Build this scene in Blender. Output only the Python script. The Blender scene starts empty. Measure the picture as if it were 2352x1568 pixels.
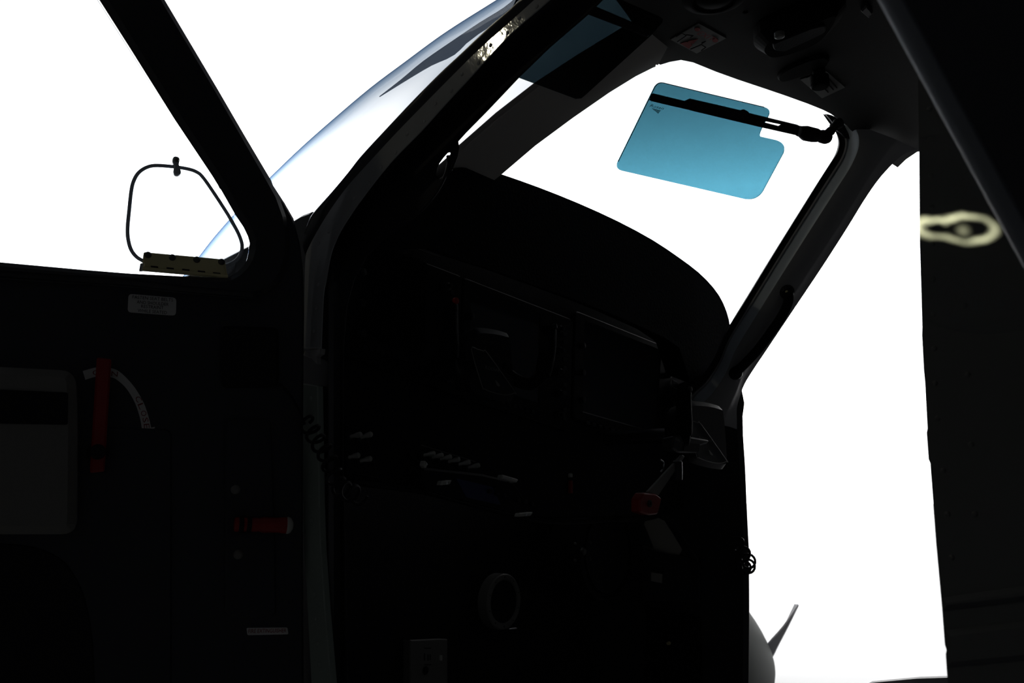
import bpy, bmesh, math, random
from mathutils import Vector as V, Matrix
from mathutils.geometry import tessellate_polygon
random.seed(7)
S = bpy.context.scene
COL = S.collection
PI = math.pi

# ------------------------------------------------------------------ camera
W, H, F = 2352.0, 1568.0, 2037.0
PITCH = math.radians(10)
CAM = V((0, 0, 1.6))
RT, FW, UP = V((1, 0, 0)), V((0, math.cos(PITCH), math.sin(PITCH))), V((0, -math.sin(PITCH), math.cos(PITCH)))
cd = bpy.data.cameras.new('camera'); cd.sensor_width = 36; cd.lens = 36 * F / W
cd.clip_start = 0.02; cd.clip_end = 600
cam = bpy.data.objects.new('camera', cd); COL.objects.link(cam)
cam.location = CAM; cam.rotation_euler = (PI / 2 + PITCH, 0, 0)
cd.dof.use_dof = True; cd.dof.focus_distance = 1.75; cd.dof.aperture_fstop = 9.0
S.camera = cam
S.view_settings.view_transform = 'Standard'; S.view_settings.look = 'None'
S.view_settings.gamma = 1; S.view_settings.exposure = 0; S.view_settings.use_curve_mapping = False

def ray(px, py):
    return RT * ((px - W / 2) / F) + UP * ((H / 2 - py) / F) + FW

# ------------------------------------------------------------------ aircraft frame: r = to its right, f = towards its nose
O2 = V((-.35, 1.5, 0))
FD = V((-.785, .62, 0)).normalized()
RD = V((FD.y, -FD.x, 0))
ZD = V((0, 0, 1))
def A(r, f, z): return O2 + RD * r + FD * f + ZD * z

class Plane:
    def __init__(s, p, n):
        s.p = p.copy(); n = n.normalized()
        if n.dot(CAM - p) < 0: n = -n
        s.n = n
        up = ZD - n * ZD.dot(n)
        if up.length < .2: up = FD - n * FD.dot(n)
        s.v = up.normalized(); s.u = s.v.cross(n)
    def hit(s, q):
        d = ray(*q); t = (s.p - CAM).dot(s.n) / d.dot(s.n)
        return CAM + d * t
    def loc(s, q):
        h = s.hit(q) - s.p; return V((h.dot(s.u), h.dot(s.v)))
    def to3(s, uv, w=0): return s.p + s.u * uv[0] + s.v * uv[1] + s.n * w
    def shift(s, w): return Plane(s.p + s.n * w, s.n)
def P3(a, b, c):          # a plane given by three sighted points (x, y, depth)
    p = [CAM + ray(x, y) * d for x, y, d in (a, b, c)]
    return Plane(p[0], (p[1] - p[0]).cross(p[2] - p[0]))

LS = Plane(A(0, 0, 1.6), RD)                  # left side of the fuselage
PN = Plane(A(0, .06, 1.6), FD)                # instrument panel
RS = Plane(A(1.45, 0, 1.6), RD)                # right side of the cabin
_h, _l = V((-.36, 1.47, 1.6)), V((-.75, 1.30, 1.6))
DR = Plane(_h, (_l - _h).cross(ZD))           # the opened left door
WS = Plane(A(.65, -.38, 2.52), FD * .62 + ZD * .78)   # windshield
CE = Plane(V((0, 0, 2.53)), ZD)               # headliner

# ------------------------------------------------------------------ materials
MATS = {}
def mat(name, rgb, rough=.5, metal=0, spec=.5, bump=0, scale=60, coat=0):
    if name in MATS: return MATS[name]
    m = bpy.data.materials.new(name); m.use_nodes = True
    nt = m.node_tree; b = nt.nodes['Principled BSDF']
    b.inputs['Base Color'].default_value = (*rgb, 1); b.inputs['Roughness'].default_value = rough
    b.inputs['Metallic'].default_value = metal; b.inputs['Specular IOR Level'].default_value = spec
    b.inputs['Coat Weight'].default_value = coat; b.inputs['Coat Roughness'].default_value = .05
    if bump:
        tc = nt.nodes.new('ShaderNodeTexCoord'); nz = nt.nodes.new('ShaderNodeTexNoise'); bp = nt.nodes.new('ShaderNodeBump')
        nz.inputs['Scale'].default_value = scale; nz.inputs['Detail'].default_value = 4
        bp.inputs['Strength'].default_value = bump; bp.inputs['Distance'].default_value = .004
        nt.links.new(tc.outputs['Object'], nz.inputs['Vector']); nt.links.new(nz.outputs['Fac'], bp.inputs['Height'])
        nt.links.new(bp.outputs['Normal'], b.inputs['Normal'])
    MATS[name] = m; return m

def glass(name, tint, gloss=.04, graze=None, power=3.0):
    m = bpy.data.materials.new(name); m.use_nodes = True
    nt = m.node_tree; nt.nodes.clear(); N = nt.nodes.new; L = nt.links.new
    out = N('ShaderNodeOutputMaterial'); mix = N('ShaderNodeMixShader'); tr = N('ShaderNodeBsdfTransparent'); gl = N('ShaderNodeBsdfGlossy')
    gl.inputs['Roughness'].default_value = .03
    lw = N('ShaderNodeLayerWeight'); lw.inputs['Blend'].default_value = .5
    fr = N('ShaderNodeFresnel'); fr.inputs['IOR'].default_value = 1.49
    if graze:                                  # a longer path through the sheet where it is seen edge-on
        pw = N('ShaderNodeMath'); pw.operation = 'POWER'; pw.inputs[1].default_value = power
        L(lw.outputs['Facing'], pw.inputs[0])
        mc = N('ShaderNodeMixRGB'); mc.inputs[1].default_value = (*tint, 1); mc.inputs[2].default_value = (*graze, 1)
        L(pw.outputs[0], mc.inputs[0]); L(mc.outputs[0], tr.inputs['Color'])
    else: tr.inputs['Color'].default_value = (*tint, 1)
    mm = N('ShaderNodeMath'); mm.operation = 'MULTIPLY'; mm.inputs[1].default_value = gloss * 20
    mm.use_clamp = True
    L(fr.outputs[0], mm.inputs[0]); L(mm.outputs[0], mix.inputs[0]); L(tr.outputs[0], mix.inputs[1]); L(gl.outputs[0], mix.inputs[2])
    L(mix.outputs[0], out.inputs['Surface'])
    MATS[name] = m; return m

M = dict(
    door=mat('door_trim_black', (.035, .038, .045), .45, spec=.35, bump=.15, scale=200),
    doorring=mat('door_window_seal', (.03, .032, .036), .3, spec=.5),
    grey=mat('grey_plastic', (.22, .215, .2), .5, spec=.3, bump=.1, scale=150),
    dgrey=mat('dark_grey_plastic', (.045, .047, .05), .5, spec=.3),
    strip=mat('painted_strip', (.30, .31, .32), .05, spec=.6, bump=.12, scale=22),
    green=mat('primer_strip', (.28, .33, .29), .3, spec=.4, bump=.05, scale=30),
    skin=mat('dark_gloss_paint', (.025, .027, .032), .2, spec=.5, bump=.03, scale=15),
    seal=mat('rubber_seal', (.012, .012, .013), .6, spec=.2),
    black=mat('matte_black', (.02, .02, .023), .7, spec=.12, bump=.2, scale=300),
    black2=mat('satin_black', (.02, .02, .023), .5, spec=.12),
    leather=mat('black_vinyl', (.009, .01, .012), .8, spec=.05, bump=.3, scale=120),
    liner=mat('headliner', (.028, .028, .027), .8, spec=.15, bump=.1, scale=250),
    linerdk=mat('headliner_fitting', (.008, .008, .008), .8, spec=.05),
    post=mat('centre_post_trim', (.55, .53, .5), .6, spec=.25),
    pillar=mat('pillar_trim', (.34, .34, .34), .55, spec=.3),
    pillarx=mat('pillar_highlight', (.55, .6, .65), .3, spec=.5),  # lighter than the pillar body: reflected highlight put into the colour
    plac=mat('dull_placard', (.16, .16, .15), .6, spec=.15),
    white=mat('white_label', (.75, .75, .72), .5, spec=.2),
    whitek=mat('white_plastic', (.6, .6, .55), .45, spec=.3),
    ink=mat('black_ink', (.02, .02, .02), .6, spec=.1),
    redink=mat('red_ink', (.25, .02, .02), .6, spec=.1),
    red=mat('red_paint', (.35, .012, .012), .35, spec=.4),
    olive=mat('olive_bracket', (.85, .78, .42), .5, spec=.3, bump=.1),
    screw=mat('dark_screw', (.12, .12, .11), .3, metal=.8),
    steel=mat('steel', (.45, .46, .47), .25, metal=1),
    tube=mat('grey_tube', (.6, .66, .75), .35, spec=.5),
    tab=mat('clear_grey_tab', (.55, .6, .64), .3, spec=.5),
    screen=mat('screen_glass', (.045, .05, .056), .1, spec=.1),
    bezel=mat('bezel', (.012, .013, .015), .5, spec=.15),
    key=mat('bezel_key', (.03, .032, .036), .5, spec=.2),
    fus=mat('fuselage_paint', (.085, .09, .095), .35, spec=.4, bump=.02, scale=8),
    rimlight=mat('strut_rim_light', (.14, .155, .18), .6, spec=.1),  # paler than the strut: rim light put into the edge colour
    strut=mat('strut_paint', (.03, .033, .042), .4, spec=.5),
    paper=mat('paper', (.45, .43, .38), .8, spec=.1),
    clear=mat('pouch_plastic', (.05, .055, .06), .3, spec=.4),
    outer=mat('weathered_grey_paint', (.09, .095, .092), .7, spec=.08),
    outdk=mat('overexposed_blade', (.75, .75, .78), .5, spec=.3),  # overexposure put into the blade colour as paleness
    hangar=mat('hangar_cladding', (.16, .165, .18), .9, spec=.05),
    asphalt=mat('concrete_apron', (.75, .76, .78), .9, spec=.1, bump=.1, scale=3),
    hfloor=mat('hangar_floor', (.12, .12, .125), .7, spec=.1),
)
M['pane'] = glass('clear_pane', (.97, .985, 1.0), .03)
M['wsglass'] = glass('curved_windshield', (1, 1, 1), .002, graze=(.03, .13, .25), power=2.6)
M['reflection_tint'] = glass('windshield_reflection', (.14, .185, .235), .001)
M['teal'] = glass('teal_visor_tint', (.185, .352, .408), .03)
M['dim_teal'] = glass('dim_visor_tint', (.094, .13, .147), .06)

# ------------------------------------------------------------------ object helpers
WL = {}      # world location of each object made
def link(o, parent):
    COL.objects.link(o)
    if parent is not None: o.parent = parent
def tag(o, label=None, cat=None, group=None, kind=None):
    if label: o['label'] = label
    if cat: o['category'] = cat
    if group: o['group'] = group
    if kind: o['kind'] = kind
    return o
def thing(name, loc, label, cat, group=None):
    o = bpy.data.objects.new(name, None); o.empty_display_size = .03; COL.objects.link(o)
    o.location = loc; WL[o.name] = V(loc); return tag(o, label, cat, group)
class MB:
    def __init__(s): s.v = []; s.f = []
    def add(s, vs, fs):
        b = len(s.v); s.v += [V(v) for v in vs]; s.f += [tuple(b + i for i in f) for f in fs]; return s
def obj(name, mb, m, parent=None, smooth=False, bevel=0, label=None):
    lo = V([min(v[i] for v in mb.v) for i in range(3)]); hi = V([max(v[i] for v in mb.v) for i in range(3)]); c = (lo + hi) / 2
    me = bpy.data.meshes.new(name); me.from_pydata([v - c for v in mb.v], [], mb.f)
    bm = bmesh.new(); bm.from_mesh(me); bmesh.ops.recalc_face_normals(bm, faces=bm.faces); bm.to_mesh(me); bm.free()
    me.materials.append(M[m] if isinstance(m, str) else m)
    if smooth:
        for p in me.polygons: p.use_smooth = True
        me.set_sharp_from_angle(angle=math.radians(40))
    o = bpy.data.objects.new(name, me); link(o, parent)
    o.location = c - (WL[parent.name] if parent is not None else V((0, 0, 0))); WL[o.name] = c
    if bevel:
        b = o.modifiers.new('bevel', 'BEVEL'); b.width = bevel; b.segments = 2; b.limit_method = 'ANGLE'
    if label: o['label'] = label
    return o
def struct(name, mb, m, **k):
    o = obj(name, mb, m, **k); o['kind'] = 'structure'; return o
def single(name, mb, m, label, cat, group=None, **k):
    return tag(obj(name, mb, m, **k), label, cat, group)

# ------------------------------------------------------------------ shape helpers
def smp(pts, n=5, closed=False):
    """smooth curve through 2-D or 3-D points"""
    P = [V(p) for p in pts]; out = []; k = len(P)
    for i in range(k if closed else k - 1):
        g = lambda j: P[j % k] if closed else P[max(0, min(k - 1, j))]
        p0, p1, p2, p3 = g(i - 1), g(i), g(i + 1), g(i + 2)
        for s in range(n):
            t = s / n
            out.append(.5 * ((2 * p1) + (p2 - p0) * t + (2 * p0 - 5 * p1 + 4 * p2 - p3) * t * t + (3 * p1 - p0 - 3 * p2 + p3) * t ** 3))
    if not closed: out.append(P[-1])
    return [tuple(p) for p in out]
def rnd(pts, r, n=5):
    """round the corners of a polygon"""
    out = []; k = len(pts)
    for i in range(k):
        a, b, c = V(pts[i - 1]), V(pts[i]), V(pts[(i + 1) % k])
        q = min(r, (a - b).length * .45, (c - b).length * .45)
        s, e = b + (a - b).normalized() * q, b + (c - b).normalized() * q
        for j in range(n + 1):
            t = j / n; out.append(tuple(s * (1 - t) ** 2 + b * 2 * t * (1 - t) + e * t * t))
    return out
def area(p): return .5 * sum(p[i - 1][0] * p[i][1] - p[i][0] * p[i - 1][1] for i in range(len(p)))
def offset(p, d):
    """inward offset (d>0) of a ccw polygon"""
    out = []; k = len(p)
    for i in range(k):
        a, b, c = V(p[i - 1]), V(p[i]), V(p[(i + 1) % k])
        e1, e2 = b - a, c - b
        if e1.length < 1e-9: e1 = e2
        if e2.length < 1e-9: e2 = e1
        n1, n2 = V((-e1.y, e1.x)).normalized(), V((-e2.y, e2.x)).normalized()
        m = n1 + n2
        if m.length < .3: out.append(b + n1 * d); continue
        m.normalize(); out.append(b + m * d / max(.5, m.dot(n1)))
    return out
def slab(mb, pl, pts, thick=.01, inset=0., front=0., edge=0., holes=()):
    """plate on a plane: outline traced, own thickness behind it, front edge chamfered by `edge`"""
    loops = []
    for j, q in enumerate([pts] + list(holes)):
        uv = [pl.loc(p) for p in q]
        if (area(uv) > 0) != (j == 0): uv.reverse()
        loops.append(uv)
    rings = ([(edge, front), (0, front - edge)] if edge else [(0, front)]) + [(inset, front - thick)]
    L = [[offset(l, d) if d else l for l in loops] for d, w in rings]
    for r in range(len(rings) - 1):
        for l in range(len(loops)):
            a, b = L[r][l], L[r + 1][l]; k = len(a)
            vs = [pl.to3(q, rings[r][1]) for q in a] + [pl.to3(q, rings[r + 1][1]) for q in b]
            mb.add(vs, [(i, (i + 1) % k, k + (i + 1) % k, k + i) for i in range(k)])
    for r in (0, len(rings) - 1):
        flat = [q for l in L[r] for q in l]
        tris = tessellate_polygon([[V((q[0], q[1], 0)) for q in l] for l in L[r]])
        mb.add([pl.to3(q, rings[r][1]) for q in flat], [tuple(t) for t in tris])
    return mb
def plate(pl, pts, **k): return slab(MB(), pl, pts, **k)
def tube(mb, pts, rad, n=10, closed=False, cap=True):
    P = [V(p) for p in pts]; k = len(P); R = rad if isinstance(rad, (list, tuple)) else [rad] * k
    ref = None; rings = []
    for i in range(k):
        a = P[i - 1] if (i or closed) else P[0]; b = P[(i + 1) % k] if (i < k - 1 or closed) else P[-1]
        t = (b - a).normalized()
        if ref is None: ref = t.orthogonal().normalized()
        ref = (ref - t * ref.dot(t)).normalized(); q = t.cross(ref)
        rings.append([P[i] + (ref * math.cos(2 * PI * j / n) + q * math.sin(2 * PI * j / n)) * R[i] for j in range(n)])
    vs = [v for r in rings for v in r]; fs = []
    for i in range(k if closed else k - 1):
        for j in range(n):
            a, b = i * n, ((i + 1) % k) * n
            fs.append((a + j, a + (j + 1) % n, b + (j + 1) % n, b + j))
    if cap and not closed: fs += [tuple(range(n))[::-1], tuple((k - 1) * n + j for j in range(n))]
    return mb.add(vs, fs)
def lathe(mb, c, ax, prof, n=20, sx=1.0, ref=None):
    """prof: (radius, height along the axis); flat ends"""
    ax = ax.normalized(); e = (ref - ax * ref.dot(ax)).normalized() if ref else ax.orthogonal().normalized(); g = ax.cross(e)
    vs = []; fs = []; k = len(prof)
    for r, h in prof: vs += [c + ax * h + (e * math.cos(2 * PI * j / n) * sx + g * math.sin(2 * PI * j / n)) * max(r, 1e-5) for j in range(n)]
    for i in range(k - 1):
        for j in range(n): fs.append((i * n + j, i * n + (j + 1) % n, (i + 1) * n + (j + 1) % n, (i + 1) * n + j))
    fs += [tuple(range(n))[::-1], tuple((k - 1) * n + j for j in range(n))]
    return mb.add(vs, fs)
def bar(mb, a, b, w, h, up=ZD):
    a, b = V(a), V(b); t = (b - a).normalized(); s = t.cross(up).normalized(); q = s.cross(t)
    vs = [p + s * (w / 2 * i) + q * (h / 2 * j) for p in (a, b) for i, j in ((-1, -1), (1, -1), (1, 1), (-1, 1))]
    return mb.add(vs, [(0, 1, 2, 3), (7, 6, 5, 4), (0, 4, 5, 1), (1, 5, 6, 2), (2, 6, 7, 3), (3, 7, 4, 0)])
def dome(mb, c, n, r, h=None):
    h = h or r * .6
    return lathe(mb, c, n, [(r, -r * .3), (r, 0), (r * .85, h * .5), (r * .5, h * .87), (.0, h)], 12)
def px(pl, q): return (pl.hit(q) - CAM).dot(FW) / F          # metres covered by one pixel there
def lettering(name, body, pl, p0, p1, hpx, m, parent, w=.0006, shear=0):
    """text standing between two sighted baseline ends, hpx pixels tall"""
    cu = bpy.data.curves.new('t', 'FONT'); cu.body = body; cu.resolution_u = 2; cu.shear = shear
    t = bpy.data.objects.new('t', cu); COL.objects.link(t); bpy.context.view_layer.update()
    me = bpy.data.meshes.new_from_object(t.evaluated_get(bpy.context.evaluated_depsgraph_get()))
    bpy.data.objects.remove(t)
    xs = [v.co.x for v in me.vertices]; x0, x1 = min(xs), max(xs)
    a, b = pl.hit(p0), pl.hit(p1); d = (b - a); n = pl.n; u = d.normalized(); q = n.cross(u)
    if q.dot(pl.hit((p0[0] - (p1[1] - p0[1]) * 0, p0[1] - 5)) - a) < 0: q = -q
    hh = hpx * px(pl, p0) / .70
    mb = MB(); mb.v = [a + u * ((v.co.x - x0) / (x1 - x0) * d.length) + q * v.co.y * hh + n * w for v in me.vertices]
    mb.f = [tuple(p.vertices) for p in me.polygons]
    bpy.data.meshes.remove(me); bpy.data.curves.remove(cu)
    return obj(name, mb, m, parent)
def bil(Q, u, v):
    (x0, y0), (x1, y1), (x2, y2), (x3, y3) = Q
    return ((x0 * (1 - u) + x1 * u) * (1 - v) + (x3 * (1 - u) + x2 * u) * v, (y0 * (1 - u) + y1 * u) * (1 - v) + (y3 * (1 - u) + y2 * u) * v)
def sub(Q, u0, v0, u1, v1): return [bil(Q, u0, v0), bil(Q, u1, v0), bil(Q, u1, v1), bil(Q, u0, v1)]

# ================================================================== SURROUNDINGS: dark hangar, open towards a bright apron
def box(mb, a, b):
    (x0, y0, z0), (x1, y1, z1) = a, b
    return mb.add([(x, y, z) for z in (z0, z1) for x, y in ((x0, y0), (x1, y0), (x1, y1), (x0, y1))],
                  [(3, 2, 1, 0), (4, 5, 6, 7), (0, 1, 5, 4), (1, 2, 6, 5), (2, 3, 7, 6), (3, 0, 4, 7)])
HX0, HX1, HY0, HY1, HZ = -15, 13, -16, 8.1, 8.3
OX0, OX1 = -6.4, 5.6                            # the open hangar doorway
struct('wall_back', box(MB(), (HX0, HY0 - .2, 0), (HX1, HY0, HZ)), 'hangar')
struct('wall_left', box(MB(), (HX0 - .2, HY0, 0), (HX0, HY1, HZ)), 'hangar')
struct('wall_right', box(MB(), (HX1, HY0, 0), (HX1 + .2, HY1, HZ)), 'hangar')
struct('wall_front', box(box(MB(), (HX0, HY1 - .15, 0), (OX0, HY1, HZ)), (OX1, HY1 - .15, 0), (HX1, HY1, HZ)), 'hangar')
struct('hangar_roof', box(MB(), (HX0, HY0, HZ), (HX1, HY1, HZ + .2)), 'hangar')
struct('hangar_floor', box(MB(), (HX0, HY0, -.1), (HX1, HY1, .0)), 'hfloor')
struct('floor', box(MB(), (-150, HY1, -.1), (150, 250, -.002)), 'asphalt')

w = bpy.data.worlds.new('sky'); S.world = w; w.use_nodes = True; nt = w.node_tree; N = nt.nodes.new; L = nt.links.new
bg = nt.nodes['Background']; tc = N('ShaderNodeTexCoord'); sp = N('ShaderNodeSeparateXYZ'); mr = N('ShaderNodeMapRange')
mr.inputs['From Min'].default_value = .33; mr.inputs['From Max'].default_value = .45
mr.inputs['To Min'].default_value = 1; mr.inputs['To Max'].default_value = 0
pw = N('ShaderNodeMath'); pw.operation = 'POWER'; pw.inputs[1].default_value = 2
ma = N('ShaderNodeMath'); ma.operation = 'MULTIPLY_ADD'; ma.inputs[1].default_value = 3.2; ma.inputs[2].default_value = 1.25   # bright haze low over the horizon
L(tc.outputs['Generated'], sp.inputs[0]); L(sp.outputs['Z'], mr.inputs['Value']); L(mr.outputs[0], pw.inputs[0]); L(pw.outputs[0], ma.inputs[0]); L(ma.outputs[0], bg.inputs['Strength'])
bg.inputs['Color'].default_value = (1, 1, 1, 1)
sl = bpy.data.lights.new('sun', 'SUN'); sl.energy = 1.9; sl.angle = .01; sl.color = (1, .96, .9)
so = bpy.data.objects.new('sun', sl); COL.objects.link(so); so.location = (20, 20, 30)
so.rotation_euler = V((-.75, -.05, -.66)).to_track_quat('-Z', 'Y').to_euler()

# added unseen lamp under the hangar roof, put in for the door frame glint
gp = LS.hit((1136, 100)); d0 = (gp - CAM).normalized(); rf = d0 - 2 * d0.dot(LS.n) * LS.n
lp = gp + rf * ((6.55 - gp.z) / rf.z)
hb = thing('added_glint_lamp', lp + V((0, 0, .5)), 'added warm lamp under the dark hangar roof for the door frame glint', 'lamp')
em = bpy.data.materials.new('lamp_glow'); em.use_nodes = True
eb = em.node_tree.nodes['Principled BSDF']; eb.inputs['Emission Color'].default_value = (1, .93, .68, 1); eb.inputs['Emission Strength'].default_value = 110
M['lampglow'] = em
obj('bulb', lathe(MB(), lp, ZD, [(.01, -.11), (.07, -.09), (.105, -.035), (.11, 0), (.105, .04), (.09, .15), (.05, .22)], 20), 'lampglow', hb, smooth=True)
obj('lamp_housing', lathe(MB(), lp, ZD, [(.12, .2), (.12, .42), (.03, .45), (.03, .65)], 16), 'dgrey', hb)

# parked aircraft seen far behind through the right doorway
def at(q, d): return CAM + ray(*q) * d
pa = thing('parked_aircraft', at((1700, 1560), 7.6), 'grey nose of another parked aircraft with one raised propeller blade beyond the right doorway', 'aircraft')
k = 7.6 / F
ax = V((1, -.12, .02)).normalized(); c0 = at((1779, 1534), 7.6)
SP = [(0, 0), (22, -2), (42, -7), (62, -15), (84, -25), (108, -38), (133, -54), (158, -74), (182, -100), (205, -135), (222, -180), (232, -240), (236, -330), (236, -460)]
obj('nose_cowling', lathe(MB(), c0, ax, [(r * k, h * k) for r, h in SP[::-1][:6]], 40), 'outer', pa, smooth=True)
obj('spinner', lathe(MB(), c0, ax, [(r * k, h * k) for r, h in SP[::-1][5:]], 40), 'outer', pa, smooth=True)
bl = Plane(at((1770, 1475), 7.6), FW)
obj('propeller_blade', slab(MB(), bl, smp([(1745, 1500), (1762, 1480), (1772, 1468), (1800, 1436), (1834, 1388)], 4) + smp([(1836, 1391), (1812, 1440), (1790, 1482), (1774, 1512), (1750, 1530)], 4), thick=.06, inset=.02, edge=.01), 'outdk', pa)

# ================================================================== THE OPENED LEFT DOOR
HOLE = [(230, 0), (300, 110), (400, 270), (470, 375), (488, 402), (502, 425), (504, 430), (508, 434), (540, 490), (560, 520), (570, 541), (574, 556), (573, 576), (568, 596), (557, 614), (542, 628), (526, 637), (510, 640),
        (415, 636), (300, 630), (200, 622), (100, 613), (0, 604), (-400, 570), (-440, 540), (-440, -130), (-400, -165), (90, -165), (128, -150)]
DOOR = [(250, -215), (380, 0), (500, 202), (560, 305), (620, 406), (624, 413), (628, 424), (634, 433), (655, 465), (675, 500), (690, 560), (697, 620), (699, 720), (697, 1000), (697, 1300), (700, 1800), (690, 1850), (-680, 1850), (-700, 1800), (-700, -200), (-650, -240), (200, -240)]
RING = [(235, -220), (375, 0), (500, 210), (612, 405), (640, 455), (656, 500), (664, 550), (662, 590), (652, 625), (634, 655), (608, 676), (580, 684), (430, 672), (300, 656), (150, 647), (0, 636), (-440, 600), (-500, 560), (-500, -160), (-460, -222)]
DI = DR.shift(.004)
door = struct('door_1', plate(DR, DOOR, thick=.035, inset=.024, edge=.004, holes=[offs for offs in [HOLE]]), 'door')
obj('window_frame', plate(DR, RING, thick=.02, inset=.014, front=.014, edge=.008, holes=[HOLE]), 'doorring', door)
obj('pane', plate(DR, HOLE, thick=.003, front=-.012), 'pane', door)
obj('lower_trim_panel', plate(DR, rnd([(-600, 960), (395, 985), (395, 1800), (-600, 1800)], 20), thick=.006, front=.004, edge=.003), 'door', door)
obj('hinge_side_panel', plate(DR, rnd([(517, 962), (622, 962), (630, 1180), (634, 1412), (560, 1420), (517, 1410)], 14), thick=.008, front=.007, edge=.003), 'door', door)
tb = MB(); tube(tb, [DR.shift(.016).hit(q) for q in smp([(-300, 617), (0, 639), (150, 649), (300, 658), (430, 673), (560, 684), (590, 683)], 4)], .0016, 6); obj('trim_bead', tb, 'doorring', door, smooth=True)
for q in ((541, 1124), (547, 1273)):
    m = MB(); dome(m, DR.shift(.007).hit(q), DR.n, 11 * px(DR, q), .004); obj('fastener', m, 'grey', door, smooth=True)
m = MB(); tube(m, [DR.shift(.012).hit(q) for q in smp([(640, 880), (655, 893), (672, 915), (690, 950), (700, 975)], 4)], .0022, 8)
single('door_stay_cable', m, 'black2', 'thin black cable between door and frame below the dark square cover', 'cable', smooth=True)

# storm window flap in the door window
vw = thing('storm_window', DR.hit((405, 500)), 'small hinged storm window in the open door with tubular grey frame and olive hinge', 'window')
fr = [(345, 612), (328, 599), (314, 590), (302, 575), (295, 553), (293, 525), (297, 480), (302, 435), (309, 411), (321, 394), (340, 383), (362, 380), (400, 383), (432, 388), (452, 395), (466, 407), (490, 441), (520, 487), (534, 511), (548, 537), (556, 562), (553, 582), (543, 597), (528, 606), (510, 612)]
VP = DR.shift(-.004)
obj('frame_tube', tube(MB(), [VP.hit(q) for q in smp(fr, 4)], .0031, 10), 'tube', vw, smooth=True)
obj('flap_pane', plate(VP, fr, thick=.002, front=-.001), 'pane', vw)
V2 = DR.shift(.006)
hg = obj('hinge', plate(V2, rnd([(330, 578), (516, 595), (524, 637), (326, 620), (331, 605), (327, 600)], 4), thick=.008, edge=.0015), 'olive', vw)
obj('hinge_end', plate(V2.shift(-.004), rnd([(322, 604), (331, 603), (334, 612), (330, 621), (319, 622)], 3), thick=.006, edge=.001), 'tab', vw)
obj('hinge_roll', tube(MB(), [V2.shift(.001).hit(q) for q in ((328, 617), (523, 635))], .0032, 10), 'olive', vw, smooth=True)
for q in ((340, 585), (396, 591), (452, 596), (509, 601)):
    m = MB(); dome(m, V2.hit(q), DR.n, 8 * px(V2, q), .004); obj('screw', m, 'screw', hg, smooth=True)
for x, y in ((346, 610), (382, 613.5), (418, 617), (454, 621), (489, 625)):
    obj('slot', plate(V2, [(x, y), (x + 17, y + 1.7), (x + 17.6, y + 5.2), (x + .8, y + 3.5)], thick=.001, front=.0006), 'seal', hg)
lt = obj('latch_tab', plate(DR.shift(.004), smp([(397, 362), (402, 358), (410, 360), (413, 366), (411, 376), (414, 386), (416, 396), (410, 401), (401, 400), (398, 392), (400, 380), (396, 370)], 3, True), thick=.009, edge=.002), 'tab', vw)
m = MB(); dome(m, DR.shift(.004).hit((406, 367)), DR.n, 5 * px(DR, (406, 367)), .003); obj('latch_pin', m, 'screw', lt, smooth=True)

# placards and fittings on the door
pl = thing('placard', DR.hit((350, 700)), 'white placard reading FASTEN SEAT BELTS AND SHOULDER RESTRAINT WHILE SEATED on the door', 'sign')
obj('plate', plate(DR, rnd([(295, 675), (405, 684), (404, 725), (293, 717)], 9), thick=.002, front=.0015), 'white', pl)
for t, a, b in (('FASTEN SEAT BELTS', (304, 685.5), (397, 693)), ('AND SHOULDER', (314, 697), (387, 703)), ('RESTRAINT', (324, 707), (375, 711)), ('WHILE SEATED', (316, 716.5), (383, 722))):
    lettering('lettering', t, DR, a, b, 7.5, 'ink', pl, .002)
pk = thing('door_pocket', DR.hit((40, 1040)), 'large grey rounded door pocket with a dark slot at the left edge of the photo', 'pocket')
obj('shell', plate(DR, rnd([(-420, 826), (176, 857), (180, 1000), (178, 1225), (-420, 1225)], 34), thick=.045, front=.04, edge=.012), 'grey', pk)
obj('slot', plate(DR, rnd([(-300, 888), (160, 908), (159, 980), (-300, 972)], 6), thick=.003, front=.0415), 'black', pk)
obj('armrest_recess', plate(DR, smp([(-300, 1245), (0, 1245), (120, 1268), (180, 1330), (210, 1430), (220, 1560), (222, 1700)], 5) + [(-300, 1700)], thick=.006, front=.006, edge=.003), 'black2', pk)
dh = thing('door_lever', DR.hit((230, 950)), 'long red door lever standing upright beside the grey door pocket', 'handle')
obj('lever_arm', plate(DR.shift(.03), rnd([(222, 820), (256, 824), (246, 985), (240, 1082), (206, 1086), (212, 985)], 6), thick=.012, edge=.003), 'red', dh)
m = MB(); lathe(m, DR.hit((226, 1040)), DR.n, [(.016, 0), (.016, .02), (.011, .022), (.011, .045), (.009, .047)], 20); obj('pivot', m, 'black2', dh)
ar = thing('arrow_decal', DR.hit((310, 930)), 'pale curved arrow decal reading OPEN and CLOSE beside the red lever', 'decal')
oc = [(190, 852), (225, 843), (258, 846), (280, 858), (308, 888), (330, 925), (342, 960), (347, 982)]
ic = [(326, 984), (321, 958), (310, 925), (291, 893), (270, 873), (254, 866), (225, 864), (196, 872)]
obj('arrow', plate(DR, smp(oc, 4) + [(356, 980), (339, 1026), (315, 984)] + smp(ic, 4), thick=.0015, front=.001), 'white', ar)
for ch, a, b in zip('CLOSE', ((309, 914), (316, 929), (322, 945), (327, 960), (330, 974)), ((316, 925), (321, 941), (326, 957), (329, 971), (331, 984))):
    lettering('lettering', ch, DR, a, b, 12, 'redink', ar, .0014)
lettering('lettering', 'OPEN', DR, (212, 861), (270, 865), 12, 'redink', ar, .0014)
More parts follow.
